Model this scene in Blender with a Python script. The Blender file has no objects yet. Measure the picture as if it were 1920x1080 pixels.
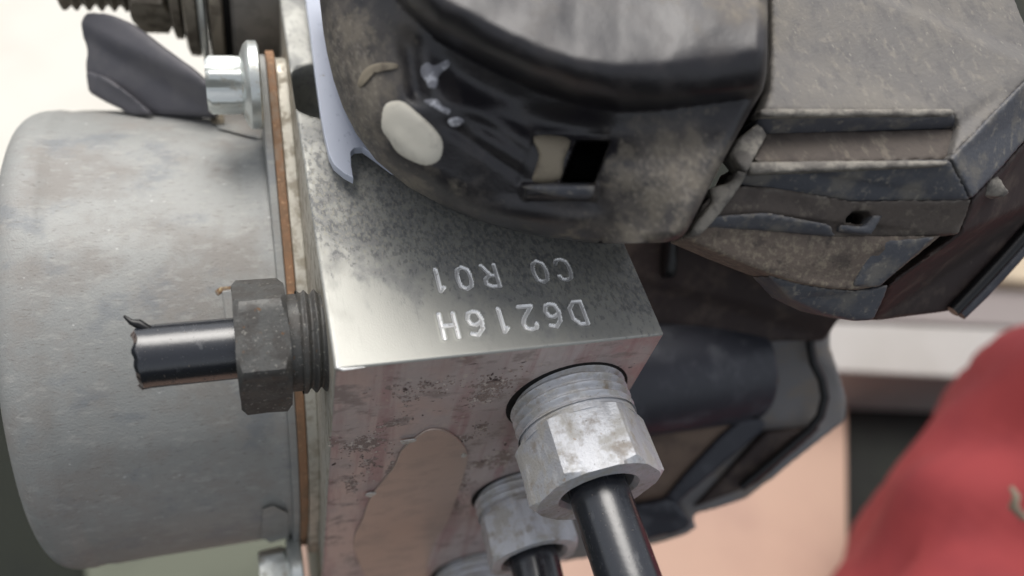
import bpy, bmesh, math, random
import numpy as np
from mathutils import Vector, Matrix, noise
from mathutils.geometry import tessellate_polygon
random.seed(7)
S = bpy.context.scene
COL = S.collection

# ------------------------------------------------------------------ camera (units: centimetres, block corner at the origin)
FPX = 1512.0
_A = np.array([[4583, -371, FPX], [-668, -2087, FPX], [400, -1224, -FPX]], float)
_A /= np.linalg.norm(_A, axis=1)[:, None]
_U, _s, _V = np.linalg.svd(_A.T)
RC = _U @ _V                                    # world axes seen in camera axes (x right, y down, z forward)
def ray(px, py): return RC.T @ np.array([(px - 960) / FPX, (py - 540) / FPX, 1.0])
CAM = -9.2 * ray(628, 692)
def P(px, py, d): return CAM + d * ray(px, py)
def onplane(px, py, ax, v):
    r = ray(px, py); return CAM + r * ((v - CAM[ax]) / r[ax])
def proj(p):
    c = RC @ (np.array(p) - CAM); return 960 + FPX * c[0] / c[2], 540 + FPX * c[1] / c[2], c[2]
FWD = RC.T @ np.array([0, 0, 1.0])

cd = bpy.data.cameras.new('camera')
cam = bpy.data.objects.new('camera', cd); COL.objects.link(cam)
cd.sensor_width = 36.0; cd.lens = FPX / 1920 * 36
cd.clip_start = 0.5; cd.clip_end = 2000
m = Matrix(((*RC[0], 0), (*RC[1], 0), (*RC[2], 0), (0, 0, 0, 1)))
rot = Matrix([list(RC.T @ np.array([1, 0, 0])), list(RC.T @ np.array([0, -1, 0])), list(RC.T @ np.array([0, 0, -1]))]).transposed()
cam.matrix_world = Matrix.Translation(Vector(CAM)) @ rot.to_4x4()
cd.dof.use_dof = True; cd.dof.focus_distance = 10.55; cd.dof.aperture_fstop = cd.lens / 1000 / 0.23
S.camera = cam

# ------------------------------------------------------------------ light
SUN_AZ, SUN_EL = math.radians(-4), math.radians(64)      # azimuth measured from +Y (away from the viewer) towards +X
W = bpy.data.worlds.new("World"); S.world = W; W.use_nodes = True
wn, wl = W.node_tree.nodes, W.node_tree.links
bg = wn['Background']
sky = wn.new('ShaderNodeTexSky'); sky.sky_type = 'NISHITA'; sky.sun_disc = False
sky.sun_elevation = SUN_EL; sky.sun_rotation = SUN_AZ; sky.air_density = 1.0; sky.dust_density = 4.0; sky.ozone_density = 1.0
hs = wn.new('ShaderNodeHueSaturation'); hs.inputs['Saturation'].default_value = 0.28
wl.new(sky.outputs[0], hs.inputs['Color']); wl.new(hs.outputs[0], bg.inputs[0]); bg.inputs[1].default_value = 0.13
sd = bpy.data.lights.new('sun', 'SUN'); sd.energy = 1.25; sd.angle = math.radians(42); sd.color = (1, 0.96, 0.9)
so = bpy.data.objects.new('sun', sd); COL.objects.link(so)
sdir = Vector((math.sin(SUN_AZ) * math.cos(SUN_EL), math.cos(SUN_AZ) * math.cos(SUN_EL), math.sin(SUN_EL)))
so.rotation_euler = (-sdir).to_track_quat('-Z', 'Y').to_euler()
S.view_settings.view_transform = 'Standard'; S.view_settings.look = 'None'
S.view_settings.exposure = 0.4; S.view_settings.gamma = 1
S.cycles.max_bounces = 6

# ------------------------------------------------------------------ materials
def srgb(r, g, b):
    f = lambda c: (c / 255 / 12.92) if c / 255 <= 0.04045 else ((c / 255 + 0.055) / 1.055) ** 2.4
    return (f(r), f(g), f(b), 1)
def mat(name, base, rough=0.5, metal=0.0, layers=(), bump=None, spec=0.5, edge=None):
    """layers: (colour, noise scale, lo, hi, stretch xyz, rotation z deg, detail, roughness or None)"""
    m = bpy.data.materials.new(name); m.use_nodes = True
    n, l = m.node_tree.nodes, m.node_tree.links
    b = n['Principled BSDF']; b.inputs['Specular IOR Level'].default_value = spec
    tc = n.new('ShaderNodeTexCoord')
    col = n.new('ShaderNodeRGB'); col.outputs[0].default_value = base; col = col.outputs[0]
    rg = n.new('ShaderNodeValue'); rg.outputs[0].default_value = rough; rg = rg.outputs[0]
    mt = n.new('ShaderNodeValue'); mt.outputs[0].default_value = metal; mt = mt.outputs[0]
    last = None
    for k, L in enumerate(layers):
        c, sc, lo, hi, st, rz, det, rr = L[:8]
        mp = n.new('ShaderNodeMapping'); mp.inputs['Scale'].default_value = st
        mp.inputs['Rotation'].default_value = (0, 0, math.radians(rz)); mp.inputs['Location'].default_value = (k * 3.1, k * 1.7, k)
        l.new(tc.outputs['Object'], mp.inputs[0])
        t = n.new('ShaderNodeTexNoise'); t.inputs['Scale'].default_value = sc; t.inputs['Detail'].default_value = det
        t.inputs['Roughness'].default_value = 0.62
        l.new(mp.outputs[0], t.inputs[0])
        r = n.new('ShaderNodeMapRange'); r.interpolation_type = 'SMOOTHSTEP'
        r.inputs[1].default_value = lo; r.inputs[2].default_value = hi
        l.new(t.outputs[0], r.inputs[0])
        amt = r.outputs[0]
        if len(L) > 9:                                   # where this dirt lies
            at = n.new('ShaderNodeAttribute'); at.attribute_name = L[9]
            r.inputs[1].default_value = lo; r.inputs[2].default_value = hi
            ad = n.new('ShaderNodeMath'); ad.operation = 'MULTIPLY_ADD'; ad.inputs[1].default_value = .3; ad.inputs[2].default_value = -.27
            l.new(at.outputs['Fac'], ad.inputs[0])
            a2 = n.new('ShaderNodeMath'); a2.operation = 'ADD'; l.new(ad.outputs[0], a2.inputs[0]); l.new(t.outputs[0], a2.inputs[1]); l.new(a2.outputs[0], r.inputs[0])
        if len(L) > 8:                                   # overall amount
            mu = n.new('ShaderNodeMath'); mu.operation = 'MULTIPLY'; mu.inputs[1].default_value = L[8]
            l.new(amt, mu.inputs[0]); amt = mu.outputs[0]
        mx = n.new('ShaderNodeMix'); mx.data_type = 'RGBA'
        l.new(amt, mx.inputs[0]); l.new(col, mx.inputs[6]); mx.inputs[7].default_value = c
        col = mx.outputs[2]
        if rr is not None:
            for kind, val in (('r', rr), ('m', 0.0)):
                if kind == 'm' and not metal: continue
                q = n.new('ShaderNodeMix'); q.data_type = 'FLOAT'
                l.new(amt, q.inputs[0]); l.new(rg if kind == 'r' else mt, q.inputs[2]); q.inputs[3].default_value = val
                if kind == 'r': rg = q.outputs[0]
                else: mt = q.outputs[0]
    if edge:                                             # pale dust rubbed onto raised edges, a darker tone in the corners
        ge = n.new('ShaderNodeNewGeometry')
        for c, a0, a1, am in edge:
            r = n.new('ShaderNodeMapRange'); r.interpolation_type = 'SMOOTHSTEP'
            r.inputs[1].default_value = a0; r.inputs[2].default_value = a1; r.inputs[4].default_value = am
            nt = n.new('ShaderNodeTexNoise'); nt.inputs['Scale'].default_value = 5; nt.inputs['Detail'].default_value = 8; l.new(tc.outputs['Object'], nt.inputs[0])
            ma = n.new('ShaderNodeMath'); ma.operation = 'MULTIPLY_ADD'; ma.inputs[1].default_value = (a1 - a0) * 1.6; ma.inputs[2].default_value = -(a1 - a0) * .8
            l.new(nt.outputs[0], ma.inputs[0]); ad = n.new('ShaderNodeMath'); ad.operation = 'ADD'; l.new(ge.outputs['Pointiness'], ad.inputs[0]); l.new(ma.outputs[0], ad.inputs[1])
            l.new(ad.outputs[0], r.inputs[0])
            mx = n.new('ShaderNodeMix'); mx.data_type = 'RGBA'; l.new(r.outputs[0], mx.inputs[0]); l.new(col, mx.inputs[6]); mx.inputs[7].default_value = c; col = mx.outputs[2]
    l.new(col, b.inputs['Base Color']); l.new(rg, b.inputs['Roughness']); l.new(mt, b.inputs['Metallic'])
    if bump:
        prev = None
        for sc, strength, st in bump:
            mp = n.new('ShaderNodeMapping'); mp.inputs['Scale'].default_value = st
            l.new(tc.outputs['Object'], mp.inputs[0])
            t = n.new('ShaderNodeTexNoise'); t.inputs['Scale'].default_value = sc; t.inputs['Detail'].default_value = 5
            l.new(mp.outputs[0], t.inputs[0])
            bp = n.new('ShaderNodeBump'); bp.inputs['Distance'].default_value = 0.02; bp.inputs['Strength'].default_value = strength
            l.new(t.outputs[0], bp.inputs['Height'])
            if prev: l.new(prev, bp.inputs['Normal'])
            prev = bp.outputs[0]
        l.new(prev, b.inputs['Normal'])
    m['nodes_col'] = 1
    return m
U1 = (1, 1, 1)
M = {}
M['top_metal'] = mat('machined_top', srgb(184, 184, 178), 0.56, 0.8,
    [(srgb(158, 157, 150), 1.6, .34, .60, (1, .6, 1), 25, 8, .5, .65, 'dirt'),
     (srgb(112, 113, 115), 2.6, .40, .60, (1, .7, 1), 35, 10, .6, .5, 'dirt'),
     (srgb(74, 76, 82), 13, .48, .62, (1, .6, 1), 35, 10, .65, .5, 'dirt'),
     (srgb(176, 172, 156), 26, .50, .66, (1, .5, 1), 30, 6, .8, .55, 'dirt'),
     (srgb(150, 150, 144), 9, .60, .70, (6, .25, 1), 8, 5, .55, .5),
     (srgb(60, 46, 36), 9, .72, .76, U1, 0, 6, .8)],
    [(60, .10, (1, .5, 1)), (6, .03, (7, .3, 1))])
M['groove_metal'] = mat('clean_metal_glint', srgb(254, 254, 252), 0.30, 0.4, [(srgb(170, 166, 158), 12, .58, .72, U1, 0, 5, .6, .7)], [(40, .15, U1)])  # clean metal, whitened so the sky glint of the strokes is in the colour
M['front_metal'] = mat('machined_front', srgb(208, 196, 193), 0.48, 0.66,
    [(srgb(166, 126, 124), 1.0, .46, .62, (3.0, 1, .25), 0, 5, .45, .75),  # vertical reddish streaks paint in the reflection of the red cloth
     (srgb(184, 172, 166), 1.6, .45, .66, (.9, 1, 1), 0, 10, .7, .7),
     (srgb(128, 110, 100), 3.2, .52, .66, (.7, 1, 1.3), -20, 11, .8, .6),
     (srgb(204, 192, 178), 12, .58, .68, (.7, 1, 1.3), 0, 9, .8, .7),
     (srgb(66, 54, 48), 7, .64, .70, (.6, 1, 1.5), 0, 11, .85, .8)],
    [(14, .3, (.8, 1, 1.1)), (50, .2, U1)])
M['side_metal'] = mat('cast_side', srgb(206, 202, 190), 0.5, 0.6,
    [(srgb(160, 150, 132), 5, .45, .62, U1, 0, 6, .75, .8), (srgb(90, 66, 46), 14, .66, .72, U1, 0, 6, .8)], [(25, .3, U1)])
M['motor'] = mat('motor_casing', srgb(160, 161, 158), 0.56, 0.2,
    [(srgb(150, 145, 139), .9, .42, .64, (1, 1, 1), 0, 10, .7, .8),
     (srgb(132, 136, 139), 1.4, .52, .68, (.8, 1, 1), 0, 10, .5, .7),
     (srgb(178, 177, 172), 6, .52, .68, (.5, 1.3, 1.3), 10, 10, .7, .6),
     (srgb(114, 107, 101), 22, .57, .69, (.35, 1.6, 1.6), 10, 8, .8, .5),
     (srgb(172, 146, 104), 3, .71, .76, U1, 0, 9, .8, .55),
     (srgb(226, 226, 224), 9, .67, .74, (.6, 1.2, 1.2), 10, 5, .5, .8)],
    [(7, .12, U1), (34, .35, U1)])
M['motor_low'] = M['motor']
M['gasket'] = mat('orange_gasket', srgb(152, 116, 88), 0.8, 0, [(srgb(150, 140, 126), 1.2, .52, .64, U1, 0, 9, None, .8), (srgb(136, 108, 84), 3, .45, .62, U1, 0, 6, None), (srgb(205, 168, 130), 18, .58, .68, U1, 0, 4, None, .7)], [(20, .3, U1)])
M['rim_white'] = mat('pale_rim', srgb(205, 205, 200), 0.5, 0.3, [(srgb(150, 140, 125), 6, .5, .65, U1, 0, 6, .7, .7)], [(20, .2, U1)])
M['nut_dark'] = mat('dark_coated_nut', srgb(92, 92, 90), 0.5, 0.4,
    [(srgb(68, 64, 60), 5, .42, .6, U1, 0, 6, .6, .7), (srgb(150, 148, 140), 22, .6, .68, U1, 0, 4, .7, .7), (srgb(120, 84, 48), 7, .64, .7, U1, 0, 6, .85, .8), (srgb(40, 36, 34), 17, .66, .71, U1, 0, 4, .8)], [(30, .3, U1)])
M['nut_zinc'] = mat('zinc_nut', srgb(204, 206, 210), 0.48, 0.35,
    [(srgb(176, 171, 160), 3, .45, .62, U1, 0, 6, .7, .7), (srgb(214, 214, 214), 8, .55, .66, (1, .3, 1), 0, 5, .5, .6), (srgb(140, 122, 96), 3, .54, .70, U1, 0, 10, .9, .6), (srgb(170, 126, 60), 14, .65, .71, U1, 0, 6, .9, .5), (srgb(60, 50, 42), 26, .66, .72, U1, 0, 4, .9, .8)],
    [(30, .45, U1), (6, .3, U1)])
M['nut_rust'] = mat('rusty_nut_face', srgb(140, 128, 112), 0.75, 0.2, [(srgb(116, 84, 56), 5, .42, .6, U1, 0, 6, None), (srgb(186, 168, 130), 14, .58, .68, U1, 0, 5, None)], [(20, .4, U1)])
M['pipe'] = mat('black_brake_pipe', srgb(30, 33, 40), 0.24, 0.0, [(srgb(70, 72, 76), 12, .58, .72, (1, .4, 1), 0, 6, .5, .7), (srgb(120, 110, 98), 25, .66, .72, U1, 0, 4, .7, .7)], [(14, .08, U1)], spec=1.0)
M['pipe_steel'] = mat('torn_pipe_end', srgb(180, 165, 158), 0.3, 0.9, [(srgb(60, 50, 46), 6, .5, .6, U1, 0, 6, .6)], [(10, .4, U1)])
M['black'] = mat('dark_cavity', srgb(10, 9, 9), 0.8, 0)  # near black puts the shade of holes and gaps into the colour
M['plug'] = mat('black_plug_plastic', srgb(34, 32, 36), 0.38, 0,
    [(srgb(104, 98, 92), 1.3, .34, .62, U1, 0, 8, .78, .85, 'dust'),
     (srgb(138, 129, 114), 5, .44, .66, (1, .7, 1), 30, 8, .85, .6, 'dust'),
     (srgb(60, 56, 56), 3, .5, .66, (1, .6, 1), 30, 7, .5, .6),
     (srgb(160, 152, 138), 24, .58, .70, (1, .45, 1), 30, 5, .85, .45, 'dust')], [(4, .06, U1), (26, .2, U1)], spec=.7)
M['paint_blob'] = mat('cream_paint', srgb(232, 226, 210), 0.6, 0, [(srgb(190, 184, 170), 3, .5, .7, U1, 0, 4, None, .6)], [(8, .3, U1)])
M['scuff'] = mat('white_scuff', srgb(150, 150, 156), 0.6, 0, [(srgb(215, 215, 220), 8, .5, .6, U1, 0, 4, None)], [(10, .4, U1)])
M['tan'] = mat('dusty_tan_plastic', srgb(146, 136, 118), 0.75, 0, [(srgb(96, 86, 76), 4, .5, .68, U1, 0, 6, None, .7)], [(14, .3, U1)])
EDGE = [(srgb(150, 144, 134), .52, .62, .6), (srgb(62, 56, 52), .48, .40, .5)]
M['grey_plastic'] = mat('grey_dusty_housing', srgb(112, 109, 106), 0.65, 0,
    [(srgb(130, 125, 117), .8, .40, .64, U1, 0, 9, .8, .7), (srgb(92, 90, 90), 6, .48, .66, (1, .5, 1), 35, 10, .6, .6),
     (srgb(146, 140, 130), 10, .52, .70, (1, .5, 1), 35, 9, .8, .6), (srgb(176, 170, 158), 20, .63, .72, (1, .4, 1), 35, 4, .8, .5)], [(22, .4, U1), (6, .2, U1)], edge=EDGE)
M['blue_facet'] = mat('shaded_housing', srgb(82, 84, 90), 0.55, 0, [(srgb(120, 116, 109), 2, .46, .62, U1, 0, 9, .75, .8), (srgb(150, 144, 133), 10, .55, .69, (1, .5, 1), 35, 8, .8, .6)], [(22, .35, U1)], edge=EDGE)  # housing plastic again, with the shade of its facets put into the colour
M['brown_floor'] = mat('recess_brown', srgb(88, 80, 74), 0.75, 0, [(srgb(72, 65, 61), 4, .48, .64, U1, 0, 8, None, .7), (srgb(128, 120, 108), 6, .54, .69, (1, .5, 1), 35, 9, .85, .6)], [(22, .35, U1)], edge=EDGE)  # darker and browner than the housing top
M['edge_dust'] = mat('dusty_edge', srgb(142, 137, 128), 0.75, 0, [(srgb(96, 92, 88), 5, .44, .60, U1, 0, 6, None, .8)], [(22, .5, U1)])
M['lower_dust'] = mat('sandy_underside', srgb(116, 104, 94), 0.8, 0, [(srgb(150, 139, 121), 14, .46, .66, (1, .5, 1), 35, 10, None, .8), (srgb(66, 60, 58), 4, .52, .66, U1, 0, 6, None, .6)], [(30, .6, U1)])
M['dark_body'] = mat('dark_module', srgb(58, 48, 46), 0.72, 0, [(srgb(92, 80, 72), 2.2, .48, .68, U1, 0, 7, .75, .7), (srgb(110, 100, 92), 12, .64, .72, U1, 0, 5, .8, .5)], [(8, .3, U1)])
M['dark_blue'] = mat('dark_cylinder_plastic', srgb(52, 54, 62), 0.42, 0, [(srgb(84, 86, 92), 2.5, .48, .7, U1, 0, 7, .6, .7), (srgb(110, 108, 104), 12, .66, .72, U1, 0, 5, .8, .5)], [(8, .25, U1)])
M['mid_plate'] = mat('grey_brown_plate', srgb(124, 122, 122), 0.45, 0, [(srgb(140, 130, 118), 1.6, .44, .66, U1, 0, 7, .75, .7), (srgb(150, 140, 120), 9, .66, .72, U1, 0, 5, .8, .6)], [(8, .25, U1)])
M['tan_plate'] = mat('tan_brown_plate', srgb(122, 104, 90), 0.7, 0, [(srgb(90, 76, 68), 2, .46, .66, U1, 0, 7, None, .7)], [(8, .25, U1)])
M['seal'] = mat('black_seal', srgb(14, 14, 16), 0.35, 0)
M['blue_white'] = mat('pale_blue_plastic', srgb(188, 194, 208), 0.35, 0, [(srgb(150, 158, 176), 12, .62, .70, (1, .4, 1), 25, 4, .6, .5), (srgb(120, 100, 76), 3, .68, .72, U1, 0, 5, .8, .7)], [(14, .08, U1)])
M['patch'] = mat('brown_sealant_patch', srgb(196, 178, 166), 0.42, 0.4, [(srgb(172, 152, 140), 3, .46, .64, (.6, 1, .9), 0, 6, .4, .7)], [(4, .2, (.7, 1, 1))])
M['crust'] = mat('dirt_crust', srgb(146, 130, 122), 0.9, 0, [(srgb(204, 192, 182), 9, .52, .62, U1, 0, 4, None), (srgb(82, 68, 64), 4, .56, .66, U1, 0, 4, None)], [(30, .5, U1)])
M['strap'] = mat('grey_rubber', srgb(92, 91, 96), 0.65, 0, [(srgb(108, 106, 108), 1.5, .45, .65, U1, 0, 5, None, .6)], [(8, .1, U1)])
M['zinc_bright'] = mat('bright_zinc', srgb(222, 226, 222), 0.3, 0.7, [(srgb(170, 160, 140), 4, .5, .68, U1, 0, 5, .7, .7)], [(14, .2, U1)])
M['port_metal'] = mat('weathered_port', srgb(150, 142, 128), 0.5, 0.5, [(srgb(92, 82, 70), 3, .44, .62, U1, 0, 6, .8, .8)], [(14, .3, U1)])
M['grey_collar'] = mat('grey_collar', srgb(134, 130, 124), 0.6, 0.2, [(srgb(112, 108, 102), 3, .46, .62, U1, 0, 6, .8, .7)], [(14, .2, U1)])
M['white_sheet'] = mat('white_sheet', srgb(216, 213, 204), 0.8, 0, [(srgb(206, 202, 192), .15, .4, .7, U1, 0, 3, None, .6)])
M['beam'] = mat('white_beam_paint', srgb(172, 169, 165), 0.5, 0, [(srgb(160, 156, 150), .2, .45, .7, U1, 0, 3, None, .6)])
M['peach'] = mat('peach_board', srgb(186, 156, 138), 0.7, 0, [(srgb(170, 140, 126), .12, .42, .68, U1, 0, 4, None, .7)], [(.5, .2, U1)])
M['void'] = mat('dark_gap_sheet', srgb(22, 24, 22), 0.85, 0, [(srgb(34, 38, 32), .3, .45, .7, U1, 0, 4, None)])
M['red'] = mat('red_cloth', srgb(146, 54, 56), 0.85, 0, [(srgb(122, 42, 48), .2, .38, .66, U1, 0, 5, None, .7)], [(12, .3, U1)])
M['ground'] = mat('dark_green_ground', srgb(26, 30, 22), 0.9, 0, [(srgb(86, 78, 52), .22, .54, .68, U1, 0, 5, None, .8), (srgb(22, 26, 20), .5, .5, .65, U1, 0, 5, None, .8)])
M['grey_board'] = mat('grey_green_board', srgb(100, 104, 90), 0.8, 0, [(srgb(84, 88, 76), .2, .45, .7, U1, 0, 4, None)])
M['beige'] = mat('beige_board', srgb(190, 174, 150), 0.8, 0, [(srgb(160, 146, 128), .15, .45, .7, U1, 0, 4, None)])
M['ash'] = mat('grey_slab', srgb(140, 132, 130), 0.8, 0)

# ------------------------------------------------------------------ helpers
def link(name, verts, faces, material, parent=None, smooth=False, label=None, cat=None, group=None, kind=None, bevel=0, fixn=True, sub=0, autosm=None):
    me = bpy.data.meshes.new(name)
    vs = np.array([tuple(v) for v in verts], float)
    org = vs.mean(axis=0)
    if parent is not None: org = np.array(parent.get('_org', [0, 0, 0]))
    me.from_pydata([tuple(v - org) for v in vs], [], [tuple(int(i) for i in f) for f in faces])
    if fixn:
        bm = bmesh.new(); bm.from_mesh(me); bmesh.ops.remove_doubles(bm, verts=bm.verts, dist=1e-5)
        bmesh.ops.recalc_face_normals(bm, faces=bm.faces); bm.to_mesh(me); bm.free()
    me.update()
    if smooth: me.shade_smooth()
    for mm in (material if isinstance(material, (list, tuple)) else [material]): me.materials.append(mm)
    o = bpy.data.objects.new(name, me); COL.objects.link(o)
    if parent is not None:
        o.parent = parent; o['_org'] = list(org)
        if parent.type == 'MESH' or parent.type == 'EMPTY': pass
    else:
        o.location = org; o['_org'] = list(org)
    if label: o['label'] = label
    if cat: o['category'] = cat
    if group: o['group'] = group
    if kind: o['kind'] = kind
    if bevel:
        b = o.modifiers.new('b', 'BEVEL'); b.width = bevel; b.segments = 3; b.limit_method = 'ANGLE'; b.angle_limit = math.radians(28)
        b.harden_normals = False
        me.shade_smooth()
        w = o.modifiers.new('w', 'WEIGHTED_NORMAL'); w.keep_sharp = True
    return o
def thing(name, loc, label, cat, group=None):
    o = bpy.data.objects.new(name, None); COL.objects.link(o); o.location = Vector(loc); o['_org'] = list(map(float, loc))
    o.empty_display_size = .3
    o['label'] = label; o['category'] = cat
    if group: o['group'] = group
    return o
def autosmooth(o, deg=35):
    me = o.data; bm = bmesh.new(); bm.from_mesh(me)
    for e in bm.edges:
        if len(e.link_faces) == 2 and e.calc_face_angle(0) > math.radians(deg): e.smooth = False
    for f in bm.faces: f.smooth = True
    bm.to_mesh(me); bm.free(); return o
def lathe(name, prof, org, axis, material, parent=None, seg=48, wob=0, closed=True, **kw):
    """prof: list (t along axis, radius)"""
    a = Vector(axis).normalized(); u = a.orthogonal().normalized(); v = a.cross(u)
    org = Vector(org); vs = []; fs = []
    for i, (t, r) in enumerate(prof):
        for k in range(seg):
            th = 2 * math.pi * k / seg
            rr = r * (1 + (wob * noise.noise(Vector((math.cos(th) * 2, math.sin(th) * 2, t * 4 + i))) if wob else 0))
            vs.append(org + a * t + (u * math.cos(th) + v * math.sin(th)) * rr)
    for i in range(len(prof) - 1):
        for k in range(seg):
            fs.append((i * seg + k, i * seg + (k + 1) % seg, (i + 1) * seg + (k + 1) % seg, (i + 1) * seg + k))
    if closed:
        fs.append(list(range(seg))); fs.append([(len(prof) - 1) * seg + k for k in range(seg)])
    o = link(name, vs, fs, material, parent, **kw)
    return autosmooth(o, 40)
def hexnut(name, t0, t1, R, org, axis, zero, ang, material, parent, rin=None, rough_end=0.0, chamf=0.05):
    """hexagon prism with chamfered end corners; zero = direction of angle 0 perpendicular to the axis; hollow when rin"""
    a = Vector(axis).normalized(); z = Vector(zero).normalized(); x = z.cross(a).normalized()
    seg = 72; vs = []; fs = []
    def rad(th):
        q = (th - math.radians(ang)) % (math.pi / 3) - math.pi / 6
        return R * math.cos(math.pi / 6) / math.cos(q)
    ap = R * math.cos(math.pi / 6)
    rings = [(t0, 'c'), (t0 + chamf, 'h'), ((t0 + t1) / 2, 'h'), (t1 - chamf, 'h'), (t1, 'c')]
    if rin: rings += [(t1, rin + .05), (t1 - .06, rin), (t1 - .3, rin * .98), (t1 - .3, 0.01)]
    else: rings += [(t1, ap * .5)]
    for t, kd in rings:
        for k in range(seg):
            th = 2 * math.pi * k / seg
            if kd == 'h': r = rad(th)
            elif kd == 'c': r = min(rad(th), ap * 1.03)
            else: r = kd
            tt = t
            if kd == 'h' and t in (t0 + chamf, t1 - chamf):      # scalloped chamfer: corners cut deeper
                ex = (rad(th) - ap) / (R - ap)
                tt = t + (1 if t < (t0 + t1) / 2 else -1) * (ex * .025 - chamf * (1 - ex) * .8)
            d = (z * math.cos(th) + x * math.sin(th))
            p = Vector(org) + a * tt + d * r
            nz = noise.noise(p * 2.5) * .022 + noise.noise(p * 9) * .007
            vs.append(p + d * nz + a * nz)
    n = len(rings)
    for i in range(n - 1):
        for k in range(seg): fs.append((i * seg + k, i * seg + (k + 1) % seg, (i + 1) * seg + (k + 1) % seg, (i + 1) * seg + k))
    fs.append(list(range(seg))[::-1]); fs.append([(n - 1) * seg + k for k in range(seg)])
    o = link(name, vs, fs, material, parent)
    return autosmooth(o, 26)
def thread(name, t0, t1, R, pitch, depth, org, axis, material, parent, seg=64):
    a = Vector(axis).normalized(); u = a.orthogonal().normalized(); v = a.cross(u); org = Vector(org)
    steps = 10; nr = int((t1 - t0) / pitch * steps); vs = []; fs = []
    for i in range(nr + 1):
        t = t0 + (t1 - t0) * i / nr
        for k in range(seg):
            th = 2 * math.pi * k / seg
            ph = ((t - t0) / pitch + k / seg) % 1.0
            h = abs(ph - .5) * 2; h = min(1, max(0, (h - .12) / .7))
            fade = min(1, (t1 - t) / (pitch * .7)) if t1 - t < pitch * .7 else 1
            r = R - depth * h * fade
            r *= 1 + .006 * noise.noise(Vector((math.cos(th) * 3, math.sin(th) * 3, t * 9)))
            vs.append(org + a * t + (u * math.cos(th) + v * math.sin(th)) * r)
    for i in range(nr):
        for k in range(seg): fs.append((i * seg + k, i * seg + (k + 1) % seg, (i + 1) * seg + (k + 1) % seg, (i + 1) * seg + k))
    o = link(name, vs, fs, material, parent, fixn=False); 
    bm = bmesh.new(); bm.from_mesh(o.data); bmesh.ops.recalc_face_normals(bm, faces=bm.faces); bm.to_mesh(o.data); bm.free()
    return autosmooth(o, 50)
def tube(name, pts, r, material, parent=None, seg=20, cap=True, **kw):
    pts = [Vector(p) for p in pts]; vs = []; fs = []
    up = None
    for i, p in enumerate(pts):
        tg = (pts[min(i + 1, len(pts) - 1)] - pts[max(i - 1, 0)]).normalized()
        if up is None: up = tg.orthogonal().normalized()
        up = (up - tg * up.dot(tg)).normalized(); w = tg.cross(up)
        rr = r[i] if isinstance(r, (list, tuple)) else r
        for k in range(seg):
            th = 2 * math.pi * k / seg; vs.append(p + (up * math.cos(th) + w * math.sin(th)) * rr)
    for i in range(len(pts) - 1):
        for k in range(seg): fs.append((i * seg + k, i * seg + (k + 1) % seg, (i + 1) * seg + (k + 1) % seg, (i + 1) * seg + k))
    if cap: fs.append(list(range(seg))); fs.append([(len(pts) - 1) * seg + k for k in range(seg)])
    o = link(name, vs, fs, material, parent, **kw)
    return autosmooth(o, 50)
def slab(name, poly, vec, material, parent=None, bevel=0.02, **kw):
    """3D polygon extruded by vec"""
    n = len(poly); vec = np.array(vec, float)
    vs = [np.array(p, float) for p in poly] + [np.array(p, float) + vec for p in poly]
    fs = [list(range(n)), list(range(2 * n - 1, n - 1, -1))] + [(i, (i + 1) % n, n + (i + 1) % n, n + i) for i in range(n)]
    return link(name, vs, fs, material, parent, bevel=bevel, **kw)
def prism(name, pts, back, material, parent=None, bevel=0.02, holes=(), **kw):
    """front outline pts = (px,py,depth) run back along the view to +back cm"""
    pts3 = [P(*q) for q in pts]; n = len(pts3)
    loops = [pts3] + [[P(*q) for q in h] for h in holes]
    tris = tessellate_polygon([[Vector(p) for p in L] for L in loops])
    flat = [p for L in loops for p in L]; N = len(flat)
    vs = flat + [p + FWD * back for p in flat]
    fs = [tuple(t) for t in tris] + [tuple(N + i for i in t[::-1]) for t in tris]
    o = 0
    for L in loops:
        k = len(L); fs += [(o + i, o + (i + 1) % k, N + o + (i + 1) % k, N + o + i) for i in range(k)]; o += k
    ob = link(name, vs, fs, material, parent, bevel=0, **kw)
    bm = bmesh.new(); bm.from_mesh(ob.data)
    bmesh.ops.dissolve_limit(bm, angle_limit=math.radians(2), verts=bm.verts, edges=bm.edges)
    bm.to_mesh(ob.data); bm.free()
    if bevel:
        b = ob.modifiers.new('b', 'BEVEL'); b.width = bevel; b.segments = 3; b.limit_method = 'ANGLE'; b.angle_limit = math.radians(20)
        ob.data.shade_smooth(); ob.modifiers.new('w', 'WEIGHTED_NORMAL')
    return ob
def soften(ob, vox=.035, it=5, amp=.03, sc=.9):
    """moulded look: rounded, slightly uneven edges"""
    for md_ in list(ob.modifiers): ob.modifiers.remove(md_)
    r = ob.modifiers.new('r', 'REMESH'); r.mode = 'VOXEL'; r.voxel_size = vox; r.use_smooth_shade = True
    q = ob.modifiers.new('s', 'SMOOTH'); q.factor = .5; q.iterations = it
    t = bpy.data.textures.get('lump') or bpy.data.textures.new('lump', 'CLOUDS'); t.noise_scale = sc
    d = ob.modifiers.new('d', 'DISPLACE'); d.texture = t; d.strength = amp; d.mid_level = .5; d.texture_coords = 'LOCAL'
    return ob
def gp(px, py, z): return onplane(px, py, 2, z)

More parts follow.
